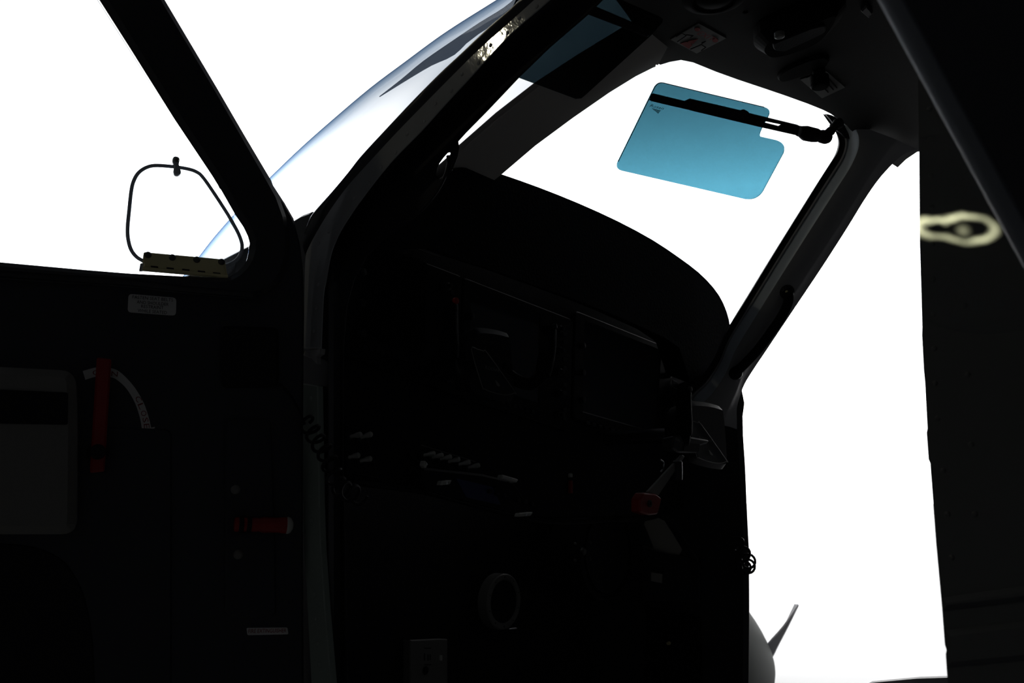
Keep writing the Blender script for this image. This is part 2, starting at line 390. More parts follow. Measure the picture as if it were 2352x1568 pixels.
single('square_cover', plate(DR, rnd([(506, 750), (638, 754), (638, 888), (508, 890)], 14), thick=.014, front=.013, edge=.005), 'black2', 'dark rounded square cover on the door above the tall side panel', 'cover')
fl = thing('flashlight', DR.hit((600, 1205)), 'small red flashlight with pale domed end clipped across the door', 'flashlight')
a_, b_ = DR.shift(.03).hit((538, 1204)), DR.shift(.03).hit((657, 1206)); ax = (b_ - a_).normalized(); Ln = (b_ - a_).length; q_ = px(DR, (600, 1205))
obj('body', lathe(MB(), a_, ax, [(14 * q_, 0), (16 * q_, .002), (16 * q_, .055 * .6), (15 * q_, Ln * .48), (18 * q_, Ln * .56), (17 * q_, Ln * .8), (19 * q_, Ln)], 20), 'red', fl, smooth=True)
obj('lens', lathe(MB(), b_, ax, [(19 * q_, 0), (19.5 * q_, 4 * q_), (17 * q_, 10 * q_), (9 * q_, 15 * q_), (0, 16 * q_)], 20), 'whitek', fl, smooth=True)
for x in (548, 566): obj('clip', lathe(MB(), DR.shift(.03).hit((x, 1205)), ax, [(17.5 * q_, 0), (18.5 * q_, 2 * q_), (18.5 * q_, 8 * q_), (17.5 * q_, 10 * q_)], 20), 'black2', fl)
obj('clip_foot', plate(DR, rnd([(546, 1188), (578, 1188), (578, 1222), (546, 1222)], 3), thick=.02, front=.02), 'black2', fl)
fe = thing('placard', DR.hit((614, 1449)), 'narrow white placard reading FIRE EXTINGUISHER low on the door', 'sign')
obj('plate', plate(DR, rnd([(566, 1441.5), (660, 1440.5), (662, 1456), (568, 1458)], 3), thick=.002, front=.0015), 'white', fe)
lettering('lettering', 'FIRE EXTINGUISHER', DR, (570, 1453), (657, 1451.5), 9, 'redink', fe, .002)

# ================================================================== LEFT DOOR FRAME
SL = [(1300, -70), (1225, 0), (1163, 56), (1100, 112), (1033, 178), (967, 245), (905, 309), (845, 374), (800, 424), (760, 478), (728, 530), (708, 568), (701, 590), (699, 640), (698, 720), (697, 800)]
SR = [(738, 800), (741, 720), (744, 672), (750, 640), (760, 586), (772, 553), (789, 520), (830, 459), (897, 374), (969, 300), (1020, 243), (1075, 184), (1129, 125), (1181, 71), (1263, 0), (1340, -70)]
riv = [(1233, 15), (1193, 42), (1166, 76), (1127, 104), (1099, 145), (1061, 170), (1037, 209), (1000, 238), (974, 279), (935, 308), (909, 350), (875, 384), (848, 421), (814, 456), (788, 495), (755, 531), (732, 559), (737, 604), (731, 653), (726, 706), (720, 760)]
m = plate(LS, smp(SL, 3) + smp(SR, 3), thick=.004, inset=.003, edge=.001)
for q in riv: dome(m, LS.hit(q), LS.n, 5.2 * px(LS, q), .0016)
t1 = struct('trim_1', m, 'strip')
SL2 = [(700, 800), (694, 818), (716, 830), (727, 870)]
m = plate(LS, [(699, 806), (737, 800), (735, 812), (726, 818), (727, 836), (714, 822), (696, 816)], thick=.01, edge=.001)
struct('trim_2', m, 'pillar')
lowr = [(714, 915), (712, 972), (714, 1028), (714, 1084), (712, 1140), (715, 1196), (714, 1251), (718, 1308), (722, 1365), (724, 1420), (729, 1477), (734, 1527), (738, 1580)]
m = plate(LS, [(692, 880), (729, 886), (731, 1000), (733, 1150), (736, 1250), (746, 1400), (760, 1568), (776, 1750), (728, 1750), (714, 1568), (703, 1350), (697, 1250), (694, 1100)], thick=.012, edge=.0015)
for q in lowr: dome(m, LS.hit(q), LS.n, 5.2 * px(LS, q), .0016)
struct('trim_3', m, 'green')
# rounded outer lip between the strip and the windshield glass
out = [(1290, -120), (1170, 10), (1110, 62), (1046, 124), (1000, 166), (940, 227), (880, 291), (822, 354), (800, 384), (760, 430), (712, 482), (704, 498), (698, 515), (692, 535)]
inn = [(1300, -66), (1226, 3), (1164, 59), (1101, 115), (1034, 181), (968, 248), (906, 312), (846, 377), (801, 427), (761, 481), (735, 522), (712, 564), (704, 580), (700, 600)]
def lip(mb, oc, ic, pl, prof):
    o3 = smp(oc, 4); i3 = smp(ic, 4); n = len(o3); k = len(prof); vs = []
    for a, b in zip(o3, i3):
        A3, B3 = pl.hit(a), pl.hit(b)
        for t, w_ in prof: vs.append(A3 + (B3 - A3) * t + pl.n * w_)
    return mb.add(vs, [(i * k + j, i * k + j + 1, (i + 1) * k + j + 1, (i + 1) * k + j) for i in range(n - 1) for j in range(k - 1)])
PR = [(.25, -.05), (.1, -.04), (0, -.028), (0, -.02), (.06, -.010), (.16, -.003), (.3, .001), (.5, .001), (.7, -.002), (.9, -.008), (1, -.012), (1, -.05)]
struct('trim_4', lip(MB(), out, inn, LS, PR), 'skin', smooth=True)
# nose skin below the windshield
m = MB(); NP = LS.shift(-.02)
slab(m, NP, [(505, 594), (575, 558), (640, 522), (690, 492), (712, 484), (760, 560), (760, 1750), (300, 1750), (330, 760), (405, 640)], thick=.02, edge=.006)
struct('wall_front_2', m, 'skin')
for q in ():
    pass
# inner frame round the lower windshield corner
IP = LS.shift(-.05)
hoop = [(1265, 0), (1181, 73), (1075, 186), (969, 302), (897, 376), (830, 461), (789, 522), (760, 588), (750, 642), (744, 674), (740, 760), (726, 830), (730, 1000), (736, 1250), (748, 1568), (765, 1760), (800, 1760), (797, 1568), (790, 1250), (786, 1000), (787, 800), (795, 700), (812, 640), (840, 590), (880, 550), (930, 517), (975, 478), (1010, 430), (1036, 392), (1049, 360), (1053, 338), (1051, 324), (1068, 305), (1120, 252), (1190, 178), (1262, 108), (1355, 28), (1440, -60), (1340, -70)]
slit = [(1007, 375), (1017, 361), (1027, 350), (1032, 349), (1033, 354), (1029, 377), (1020, 400), (1008, 410), (1000, 400), (1003, 385)]
m = plate(IP, hoop, thick=.006, inset=.004, edge=.002, holes=[slit])
struct('trim_5', m, 'black')
m = MB(); tube(m, [IP.shift(.002).hit(q) for q in smp([(1029, 358), (1030, 375), (1022, 405), (1003, 440), (975, 475), (945, 500), (915, 517)], 5)], [.003] * 31, 8)
struct('trim_6', m, 'black2', smooth=True)

# ================================================================== WINDSHIELD, POST, PILLAR, HEADLINER
lim = [(1290, -95), (1140, 0), (1060, 50), (1003, 88), (930, 142), (850, 202), (760, 278), (690, 340), (622, 405), (575, 452), (530, 500), (490, 546), (462, 582), (440, 610), (415, 640)]
fe_ = [(1330, -85), (1230, 0), (1140, 62), (1062, 132), (1010, 176), (955, 235), (900, 295), (840, 358), (780, 428), (735, 490), (712, 500), (690, 520), (660, 540), (640, 560), (620, 590)]
cp_ = [(1500, -90), (1460, 10), (1420, 60), (1380, 95), (1330, 130), (1280, 165), (1230, 200), (1160, 250), (1110, 290), (1060, 335), (1020, 370), (980, 420), (950, 460), (920, 500), (900, 540)]
NL = len(smp(lim, 4)); rows = []
Lb = LS.shift(-.03)
for a, b, c in zip(smp(fe_, 4), smp(lim, 4), smp(cp_, 4)):
    p0 = Lb.hit(a); dd = (p0 - CAM).dot(FW)
    p1 = at(b, dd + .22); p2 = at(c, dd + .62); vd = (p1 - CAM).normalized()
    row = []
    def herm(P, T, Q, U, n):
        for s in range(n):
            t = s / n; h = t * t * t; g = t * t
            row.append(P * (2 * h - 3 * g + 1) + T * (h - 2 * g + t) + Q * (3 * g - 2 * h) + U * (h - g))
    l1 = (p1 - p0).length; l2 = (p2 - p1).length
    herm(p0, (p1 - p0) * .9, p1, vd * l1 * 1.8, 20); herm(p1, vd * l1 * 1.8, p2, (p2 - p1) * .9, 14); row.append(p2)
    rows.append(row)
k = len(rows[0])
m = MB().add([v for r in rows for v in r], [(i * k + j, i * k + j + 1, (i + 1) * k + j + 1, (i + 1) * k + j) for i in range(len(rows) - 1) for j in range(k - 1)])
w1 = struct('window_1', m, 'wsglass', smooth=True)
BP_ = P3((880, 214, 2.0), (1175, 5, 1.95), (1050, 124, 2.05))  # dark reflection on the glass, put in as a tinted sheet
obj('reflection_band', plate(BP_, smp([(872, 223), (922, 184), (974, 141), (1042, 94), (1103, 53), (1158, 19), (1195, -12)], 3) + smp([(1290, -40), (1100, 78), (1044, 126), (991, 151), (940, 181)], 3), thick=.002), 'reflection_tint', w1)

# centre post
post_l = [(1500, 20), (1430, 64), (1330, 125), (1229, 191), (1140, 260), (1053, 336), (1030, 361), (1004, 384), (950, 430), (860, 520)]
post_r = [(1000, 560), (1090, 450), (1155, 399), (1230, 335), (1315, 272), (1400, 213), (1460, 176), (1500, 156), (1506, 154), (1507, 149), (1512, 150), (1560, 60)]
m = plate(WS, post_l + post_r, thick=.006, inset=.004, edge=.001)
struct('trim_7', m, 'post')
m = MB(); tube(m, [WS.shift(.001).hit(q) for q in ((1238, 199), (1140, 275), (1062, 345))], .0018, 6); struct('trim_8', m, 'post', smooth=True)
# right windshield pane
rw = [(1150, 395), (1500, 140), (1570, 130), (1700, 170), (1880, 235), (1960, 310), (1960, 360), (1700, 800), (1640, 760), (1500, 600), (1300, 480)]
struct('window_2', plate(WS.shift(-.045), rw, thick=.004), 'pane')

# headliner
ce = [(1512, 151), (1517, 152), (1540, 145), (1563, 141), (1588, 146), (1640, 167), (1690, 185), (1750, 205), (1800, 222), (1850, 240), (1885, 254), (1905, 264), (1930, 282), (1955, 305), (1972, 322), (1977, 330), (1978, 345), (2035, 372), (2062, 388), (2085, 367), (2110, 350), (2200, 330), (2330, 330), (2900, -900), (1500, -900), (1380, -40), (1440, 40), (1480, 100), (1506, 148)]
struct('ceiling', plate(CE, ce, thick=.05, inset=.03, edge=.006), 'liner')
# right pillar between windshield and right doorway
pi_in = [(1905, 263), (1921, 286), (1934, 303), (1942, 322), (1943, 338), (1938, 355), (1926, 374), (1900, 414), (1860, 478), (1800, 574), (1740, 672), (1680, 772), (1655, 830), (1620, 880), (1585, 910), (1578, 930)]
pi_out = [(2125, 345), (2110, 350), (2088, 360), (2062, 384), (2032, 418), (2000, 464), (1960, 529), (1900, 622), (1830, 726), (1775, 808), (1740, 860), (1720, 893), (1708, 925), (1702, 950), (1702, 975), (1702, 998)]
PP = P3((1940, 320, 2.28), (1680, 780, 2.42), (2090, 360, 2.30))
struct('trim_10', lip(MB(), pi_in, pi_out, PP, [(.09, -.08), (.03, -.055), (.0, -.045), (.05, -.043), (.10, -.042), (.115, -.040)]), 'seal', smooth=True)
struct('trim_11', lip(MB(), pi_in, pi_out, PP, [(.11, -.05), (.115, -.036), (.13, -.034), (.145, -.036), (.15, -.04)]), 'pillar', smooth=True)
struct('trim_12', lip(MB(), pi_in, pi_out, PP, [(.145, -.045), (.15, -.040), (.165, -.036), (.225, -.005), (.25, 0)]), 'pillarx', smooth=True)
struct('trim_13', lip(MB(), pi_in, pi_out, PP, [(.245, -.001), (.27, .001), (.5, .002), (.68, 0), (.72, -.004), (.80, -.018), (.9, -.03), (1, -.04), (1, -.08)]), 'pillar', smooth=True)
gh = thing('grab_handle', PP.hit((1770, 770)), 'dark curved grab handle on the pillar beside the right doorway', 'handle')
gp_ = PP.shift(.02)
pts = [PP.shift(.0).hit((1808, 668)), gp_.hit((1811, 690)), gp_.hit((1796, 725)), gp_.hit((1769, 765)), gp_.hit((1739, 805)), gp_.hit((1708, 838)), gp_.hit((1694, 850)), PP.hit((1688, 856))]
obj('grip', tube(MB(), [V(p) for p in smp(pts, 4)], [.010] * 2 + [.013] * 25 + [.010] * 2, 10), 'leather', gh, smooth=True)
for q in ((1807, 670), (1690, 856)):
    ht = obj('mount', lathe(MB(), PP.hit(q), PP.n, [(.020, -.01), (.020, .004), (.014, .012), (0, .014)], 16), 'black2', gh, smooth=True)
    m = MB(); dome(m, PP.shift(.013).hit(q), PP.n, .004); obj('screw', m, 'olive', ht, smooth=True)

# headliner fittings
CD = CE.shift(.002)
ep = thing('placard', CD.hit((1610, 88)), 'white exit placard with red EXIT lettering and red arrow on the headliner', 'sign')
Q = [(1605, 52), (1668, 86), (1600, 121), (1540, 89)]
obj('plate', plate(CE, Q, thick=.002, front=.002), 'plac', ep)
lettering('lettering', 'EXIT', CD, (1600, 76), (1634, 92), 16, 'redink', ep, .002)
for c in ((1602, 66), (1643, 91)): obj('red_dot', plate(CD, [(c[0] + 7 * math.cos(a), c[1] + 4.5 * math.sin(a)) for a in [i * PI / 5 for i in range(10)]], thick=.001, front=.002), 'redink', ep)
obj('arrow', plate(CD, [(1603, 88), (1592, 99), (1587, 97), (1590, 102), (1582, 110), (1562, 98), (1576, 94), (1580, 95), (1582, 92)], thick=.001, front=.002), 'redink', ep)
for ln in ([(1553, 84), (1566, 76), (1576, 82), (1556, 96)], [(1586, 113), (1611, 102), (1621, 109), (1611, 116)], [(1576, 80), (1592, 82), (1586, 86)], [(1612, 98), (1620, 95), (1612, 100)]):
    m = MB(); tube(m, [CD.shift(.003).hit(q) for q in ln], .0012, 5); obj('figure_line', m, 'ink', ep)
ol = thing('ceiling_console', CD.hit((1830, 45)), 'large dark boat-shaped overhead console on the headliner near the top edge', 'console')
bo = smp([(1730, 75), (1745, 45), (1800, 18), (1870, -12), (1930, -30), (1940, -5), (1905, 45), (1860, 72), (1800, 92), (1755, 95)], 4, True)
obj('housing', plate(CE, bo, thick=.05, front=.045, edge=.02), 'linerdk', ol)
obj('reading_light_slot', plate(CE, rnd([(1775, 65), (1770, 50), (1860, 12), (1893, 4), (1893, 22), (1800, 68)], 8), thick=.006, front=.049, edge=.002), 'black', ol)
m = MB(); lathe(m, CE.shift(.045).hit((1790, 76)), CE.n, [(.010, 0), (.010, .008), (.006, .010)], 14); obj('knob', m, 'grey', ol)
hk = thing('ceiling_latch', CD.hit((1850, 150)), 'dark round knob on a leaf-shaped base above the white headliner placard', 'knob')
obj('base', plate(CE, smp([(1785, 172), (1800, 155), (1850, 132), (1890, 122), (1905, 130), (1890, 152), (1850, 165), (1800, 180)], 4, True), thick=.012, front=.01, edge=.004), 'linerdk', hk)
obj('knob', lathe(MB(), CE.hit((1880, 152)), CE.n, [(.014, .0), (.013, .02), (.020, .024), (.021, .045), (.017, .05), (0, .051)], 20), 'linerdk', hk, smooth=True)
wp = thing('placard', CD.hit((1888, 192)), 'white placard of small black text beside the round headliner knob', 'sign')
obj('plate', plate(CE, [(1838, 181), (1898, 162), (1941, 199), (1888, 224)], thick=.002, front=.002), 'plac', wp)
for i, (a, b) in enumerate((((1852, 178), (1866, 172)), ((1900, 178), (1922, 202)), ((1890, 182), (1914, 206)), ((1878, 187), (1902, 212)), ((1868, 190), (1880, 202)))):
    m = MB(); tube(m, [CD.shift(.002).hit(a), CD.shift(.002).hit(b)], .0016, 5); obj('text_line', m, 'ink', wp)
dm = thing('ceiling_light', CD.hit((1640, -8)), 'dark round dome light at the top edge of the headliner', 'lamp')
obj('rim', lathe(MB(), CE.hit((1640, -14)), CE.n, [(.06, -.005), (.06, .008), (.045, .016), (.04, .016), (.035, .008)], 28), 'linerdk', dm, smooth=True)
obj('lens', lathe(MB(), CE.hit((1640, -14)), CE.n, [(.04, .0), (.038, .012), (.02, .018), (0, .02)], 24), 'linerdk', dm, smooth=True)
m = MB(); dome(m, CE.hit((1712, 28)), CE.n, .006, .003)
single('ceiling_button', m, 'linerdk', 'tiny dark button on the headliner between the exit placard and overhead console', 'button', smooth=True)
single('ceiling_hook', plate(CE, rnd([(1975, 15), (1990, 0), (2005, 18), (1995, 32)], 3), thick=.012, front=.012, edge=.003), 'black2', 'small dark square fitting on the headliner next to the diagonal strut', 'hook')

# right sun visor
VS = P3((1510, 190, 1.88), (1770, 250, 2.02), (1420, 385, 1.95))
sv = thing('sun_visor', VS.hit((1610, 320)), 'translucent teal sun visor on a black arm hanging in the right windshield', 'sun visor')
def crv(a, b, c, n=5): return [(a[0] * (1 - t) ** 2 + 2 * b[0] * t * (1 - t) + c[0] * t * t, a[1] * (1 - t) ** 2 + 2 * b[1] * t * (1 - t) + c[1] * t * t) for t in [i / n for i in range(n + 1)]]
pane = (crv((1501, 206), (1509, 187), (1524, 190.5)) + crv((1755, 246), (1773, 250), (1766, 266)) + crv((1754, 288), (1742, 310), (1747, 314)) + crv((1783, 322), (1808, 329), (1800, 352), 7)
        + crv((1758, 430), (1744, 462), (1712, 457.5), 8) + crv((1428, 392), (1412, 388), (1420, 371)))
obj('tinted_pane', plate(VS, pane, thick=.003), 'teal', sv)
obj('pane_edge', tube(MB(), [VS.hit(q) for q in [(1420, 371), (1462, 286)] + crv((1501, 206), (1509, 187), (1524, 190.5)) + [(1640, 218.5), (1755, 246)]], .0009, 5), 'dgrey', sv)
ab = [(1581, 235), (1592, 230), (1709, 257), (1712, 255.5), (1717, 255), (1721, 258), (1723, 262), (1839, 290), (1833, 312), (1749, 293), (1586, 254), (1581, 252)]
slot = [(1759, 279), (1797, 287), (1801, 290), (1796, 293), (1758, 283.5), (1757, 281)]
VA = VS.shift(.004)
obj('clamp_bar', plate(VA, smp([(1581, 252.5), (1502, 234), (1498, 230), (1500, 221), (1505, 217)], 3) + [(1582, 235.5)], thick=.010, edge=.002), 'black', sv)
obj('slotted_arm', plate(VA.shift(.003), ab, thick=.014, edge=.002, holes=[slot]), 'black', sv)
jt = obj('ball_joint', tube(MB(), [VS.shift(.0).hit(q) for q in [(1834, 301), (1838, 301.5), (1843, 303), (1850, 306), (1868, 310), (1876, 311), (1882, 312), (1886, 313), (1897, 315), (1903, 316)]], [x * px(VS, (1870, 310)) for x in (12, 12, 14, 17, 16.5, 15.5, 12, 15, 16, 13)], 14), 'black', sv, smooth=True)
obj('threaded_neck', tube(MB(), [VS.shift(-.004 * i * .3).hit(q) for i, q in enumerate([(1893, 315), (1899, 309), (1903, 304), (1908, 301), (1912, 297), (1915, 292), (1918, 289), (1922, 285), (1930, 282)])], [x * px(VS, (1870, 310)) for x in (13, 12, 9.5, 11, 9, 11, 9, 12, 12)], 12), 'black', sv, smooth=True)
obj('mount_plate', plate(PP.shift(-.03), smp([(1898, 262), (1905, 272), (1914, 284), (1920, 298), (1932, 306), (1944, 318), (1962, 318), (1972, 322), (1940, 285), (1918, 268)], 3, True), thick=.012), 'black2', sv)
lettering('lettering', 'Rosen', VS, (1491.5, 244.5), (1523, 252), 6.5, 'ink', sv, .001, shear=.3)
for i in range(5):
    a = (1497 + 3.2 * i, 248.5 + 2.6 * i); wd = 20 - 4.4 * i
    obj('logo_line', plate(VS, [a, (a[0] + wd, a[1] + wd * .235), (a[0] + wd - .4, a[1] + wd * .235 + 1.1), (a[0], a[1] + 1.1)], thick=.0005, front=.001), 'ink', sv)

# left sun visor (visor tint darkened in the colour for its oblique view)
VL = P3((1190, 178, 1.50), (1325, 228, 1.58), (1500, 75, 1.56))
lv = thing('sun_visor', VL.hit((1340, 120)), 'dark tinted sun visor hanging behind the left door frame across the centre post', 'sun visor')
obj('tinted_pane', plate(VL, [(1120, 152), (1190, 178), (1322, 227), (1335, 226), (1346, 217), (1497, 80), (1521, 52), (1523, 44), (1515, 38), (1460, 14), (1360, -30), (1200, -30)], thick=.003), 'dim_teal', lv)
obj('clamp_bar', plate(VL.shift(.004), rnd([(1330, 5), (1375, 20), (1492, 70), (1496, 78), (1488, 87), (1430, 64), (1330, 26)], 4), thick=.012, edge=.002), 'black', lv)

# ================================================================== RIGHT SIDE, AFT CABIN
m = plate(RS, [(1552, 882), (1600, 862), (1650, 846), (1695, 868), (1706, 925), (1702, 955), (1703, 1000), (1707, 1060), (1708.5, 1090), (1712, 1180), (1716, 1260), (1717, 1390), (1715, 1568), (1712, 1900), (1150, 1900), (1250, 1200)], thick=.04, inset=.02, edge=.012)
struct('wall_right_1', m, 'dgrey')
def quad3(mb, pts, th):
    n = (pts[1] - pts[0]).cross(pts[2] - pts[0]).normalized() * th
    return mb.add(pts + [p + n for p in pts], [(0, 1, 2, 3), (7, 6, 5, 4), (0, 4, 5, 1), (1, 5, 6, 2), (2, 6, 7, 3), (3, 7, 4, 0)])
# aft right wall (hidden behind the near door frame), cabin rear wall, cabin floor
m = MB(); quad3(m, [A(1.45, -1.02, .85), A(1.45, -2.6, .85), A(1.45, -2.6, 2.6), A(1.45, -1.02, 2.6)], .03); struct('wall_right_2', m, 'dgrey')
m = MB(); quad3(m, [A(0.05, -2.6, .85), A(1.45, -2.6, .85), A(1.45, -2.6, 2.6), A(0.05, -2.6, 2.6)], .03); struct('wall_back_1', m, 'dgrey')
m = MB(); quad3(m, [A(0.0, .6, .95), A(1.45, .6, .95), A(1.45, -2.6, .95), A(0.0, -2.6, .95)], .03); struct('cabin_floor', m, 'dgrey')
m = MB(); quad3(m, [A(0.0, .42, .9), A(1.5, .42, .9), A(1.5, .42, 1.95), A(0.0, .42, 1.95)], .03); struct('wall_front_1', m, 'black')
m = MB(); slab(m, RS, [(1990, 1571), (2100, 1561), (2260, 1556), (2260, 1900), (1960, 1900)], thick=.05, edge=.02); struct('trim_14', m, 'dgrey')

# near door frame and fuselage skin on the right edge of the photo
near = [(2109, 200), (2110.5, 350), (2112, 560), (2115, 660), (2117.5, 750), (2117, 770), (2121, 848), (2124, 880), (2129.5, 984), (2127.5, 992), (2132, 1054), (2136, 1064), (2150, 1250), (2163, 1390), (2170, 1480), (2174, 1492), (2172, 1502), (2175, 1545), (2177, 1568), (2190, 1800), (3600, 1800), (3600, -700), (2105, -700)]
m = plate(LS, near, thick=.05, inset=.045)
for y in (250, 320, 402, 475, 560, 640, 720, 800, 880, 960, 1080, 1180, 1280): dome(m, LS.hit((2135 + (y - 250) * .02 + (y > 900) * (y - 900) * .08, y)), LS.n, .0028, .0012)
for y in (700, 860, 1020, 1180): dome(m, LS.hit((2215 + (y - 700) * .05, y)), LS.n, .0028, .0012)
struct('wall_left_1', m, 'fus')
m = MB(); quad3(m, [A(-.01, -2.6, .85), A(-.01, -1.0, .85), A(-.01, -1.0, .95), A(-.01, -2.6, .95)], .02); struct('trim_15', m, 'fus')
# raised strips added in place of reflected bands low on the fuselage skin
for n_, pts in (('trim_16', [(2163, 1372), (2352, 1345), (2600, 1310), (2600, 1346), (2352, 1380), (2166, 1402)]), ('trim_17', [(2172, 1448), (2352, 1424), (2600, 1395), (2600, 1485), (2352, 1515), (2176, 1532)])):
    struct(n_, plate(LS, pts, thick=.012, front=.006, edge=.005), 'fus')

# wing strut close to the camera, crossing the near frame
st = thing('wing_strut', at((2300, 500), .66), 'dark streamlined wing strut slanting across the upper right corner', 'strut')
e0, e1 = at((1955, -70), .50), at((2412, 770), .60); sd = (e1 - e0).normalized()
g0, g1 = (e0 - LS.p).dot(LS.n), (e1 - LS.p).dot(LS.n)
ext = max(.15, min(1.3, (e1 - e0).length * (g1 - .07) / max(1e-3, g0 - g1)))     # the strut runs down to its foot at the fuselage side
vn = (CAM - (e0 + e1) / 2); vn = (vn - sd * vn.dot(sd)).normalized(); sx = sd.cross(vn)
if sx.x < 0: sx = -sx
prof = [(.004, -.012), (.005, -.0085), (.009, .0), (.011, .001), (.014, .0014), (.022, .0014), (.05, .001), (.10, -.002), (.16, -.012), (.16, -.018), (.08, -.03), (.02, -.03), (.004, -.02)]
vs = []
for e, s_ in ((e0 - sd * .55, .95), (e0, 1), (e1, 1.25), (e1 + sd * ext, 1.27)): vs += [e + sx * a * s_ * 1.25 + vn * b * s_ * 1.2 for a, b in prof]
kk = len(prof)
obj('strut_fairing', MB().add(vs, [(i * kk + j, i * kk + (j + 1) % kk, (i + 1) * kk + (j + 1) % kk, (i + 1) * kk + j) for i in range(3) for j in range(kk)] + [tuple(range(kk)), tuple(3 * kk + j for j in range(kk))]), 'strut', st, smooth=True)
lead = [(.004, -.012), (.0035, -.0105), (.0046, -.006), (.0072, -.0012), (.0116, .0024), (.0126, .0014), (.009, -.001)]  # separate edge strip, coloured paler in place of rim light
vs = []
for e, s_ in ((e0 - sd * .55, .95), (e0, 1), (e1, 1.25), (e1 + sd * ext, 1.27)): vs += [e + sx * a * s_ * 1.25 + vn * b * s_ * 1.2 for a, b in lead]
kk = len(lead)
obj('rim_lit_edge', MB().add(vs, [(i * kk + j, i * kk + (j + 1) % kk, (i + 1) * kk + (j + 1) % kk, (i + 1) * kk + j) for i in range(3) for j in range(kk)] + [tuple(range(kk)), tuple(3 * kk + j for j in range(kk))]), 'rimlight', st, smooth=True)

# ================================================================== INSTRUMENT PANEL
GS = Plane(A(0, -.06, 1.6), FD)
gl_ = [(850, 575), (880, 530), (930, 492), (975, 450), (1008, 412), (1032, 390), (1060, 384), (1100, 384), (1155, 400), (1240, 430), (1330, 466), (1420, 507), (1500, 550), (1560, 590), (1605, 624), (1640, 660), (1662, 695), (1675, 733), (1678, 760), (1676, 775), (1690, 790), (1640, 868), (1585, 880), (1560, 800), (1480, 755), (1380, 712), (1260, 668), (1150, 628), (1060, 600), (980, 570)]
single('glareshield', plate(GS, smp(gl_, 2, True), thick=.085, inset=.035, edge=.002), 'leather', 'black padded glareshield hood curving over the instrument panel below the right windshield', 'glareshield', smooth=True)
ip = thing('instrument_panel', PN.hit((1200, 800)), 'wide black instrument panel board holding the dark flight displays', 'instrument panel')
obj('board', plate(PN, [(780, 540), (900, 545), (1060, 590), (1260, 660), (1480, 750), (1570, 800), (1588, 880), (1600, 1000), (1600, 1140), (1500, 1185), (1240, 1190), (1000, 1130), (900, 1115), (735, 1095), (735, 800)], thick=.03, edge=.003), 'black', ip)
obj('lower_lip', tube(MB(), [PN.shift(.004).hit(q) for q in smp([(740, 1100), (900, 1118), (1000, 1135), (1240, 1196), (1400, 1195), (1500, 1188), (1600, 1142)], 4)], .006, 8), 'black2', ip, smooth=True)
for (a, b) in (((1322, 655), (1420, 700)), ((1330, 668), (1412, 706)), ((1336, 682), (1405, 714)), ((940, 565), (1010, 590))):
    m = MB(); tube(m, [PN.shift(.004).hit(a), PN.shift(.004).hit(b)], .0018, 6); obj('vent_slat', m, 'key', ip)

DSP = [('left', [(800, 534), (1062, 634), (1058, 910), (790, 815)], [(842, 556), (978, 606), (972, 812), (816, 766)], 'left flight display with a dark glass screen behind the door frame corner'),
       ('mid', [(1066, 636), (1318, 734), (1310, 992), (1060, 912)], [(1086, 660), (1240, 722), (1238, 925), (1076, 872)], 'middle flight display with a dark glass screen behind the left control yoke'),
       ('right', [(1322, 712), (1545, 802), (1528, 1020), (1316, 960)], [(1345, 738), (1518, 806), (1506, 992), (1340, 944)], 'right flight display with a dark glass screen in front of the copilot place')]
for nm, bz, scn, lb in DSP:
    fd = thing('flight_display', PN.hit(bil(bz, .5, .5)), lb, 'display', 'flight displays in the panel')
    B = PN.shift(.012)
    obj('bezel', plate(B, rnd(bz, 10), thick=.0115, edge=.003, holes=[scn]), 'bezel', fd)
    obj('screen', plate(B, scn, thick=.004, front=-.003), 'screen', fd)
    for i in range(11):
        t = .06 + i * .085
        a = (scn[3][0] * (1 - t) + scn[2][0] * t, scn[3][1] * (1 - t) + scn[2][1] * t + 25)
        obj('soft_key', plate(B, rnd([(a[0] - 4, a[1] - 5), (a[0] + 4, a[1] - 3), (a[0] + 4, a[1] + 5), (a[0] - 4, a[1] + 3)], 1.5), thick=.004, front=.003, edge=.001), 'key', fd)
    xr = (bz[1][0] + scn[1][0]) / 2
    for j in range(5):
        t = .12 + j * .19; yy = (bz[1][1] * (1 - t) + bz[2][1] * t)
        kn = obj('knob', lathe(MB(), B.hit((xr, yy - 8)), B.n, [(.010, 0), (.0095, .012), (.006, .013), (.0058, .021), (0, .0215)], 14), 'key', fd, smooth=True)
    for j in range(12):
        t = .08 + j * .075; yy = bz[1][1] * (1 - t) + bz[2][1] * t - 12
        if j % 3: obj('key', plate(B, [(xr + 13, yy), (xr + 22, yy + 3), (xr + 22, yy + 12), (xr + 13, yy + 9)], thick=.003, front=.0025, edge=.0008), 'key', fd)
    bx = (bz[0][0] + scn[0][0]) / 2
    for j in range(3):
        t = .3 + j * .25; yy = bz[0][1] * (1 - t) + bz[3][1] * t
        obj('knob', lathe(MB(), B.hit((bx if nm != 'left' else bx + 5, yy + 8)), B.n, [(.008, 0), (.0076, .012), (0, .013)], 14), 'key', fd, smooth=True)

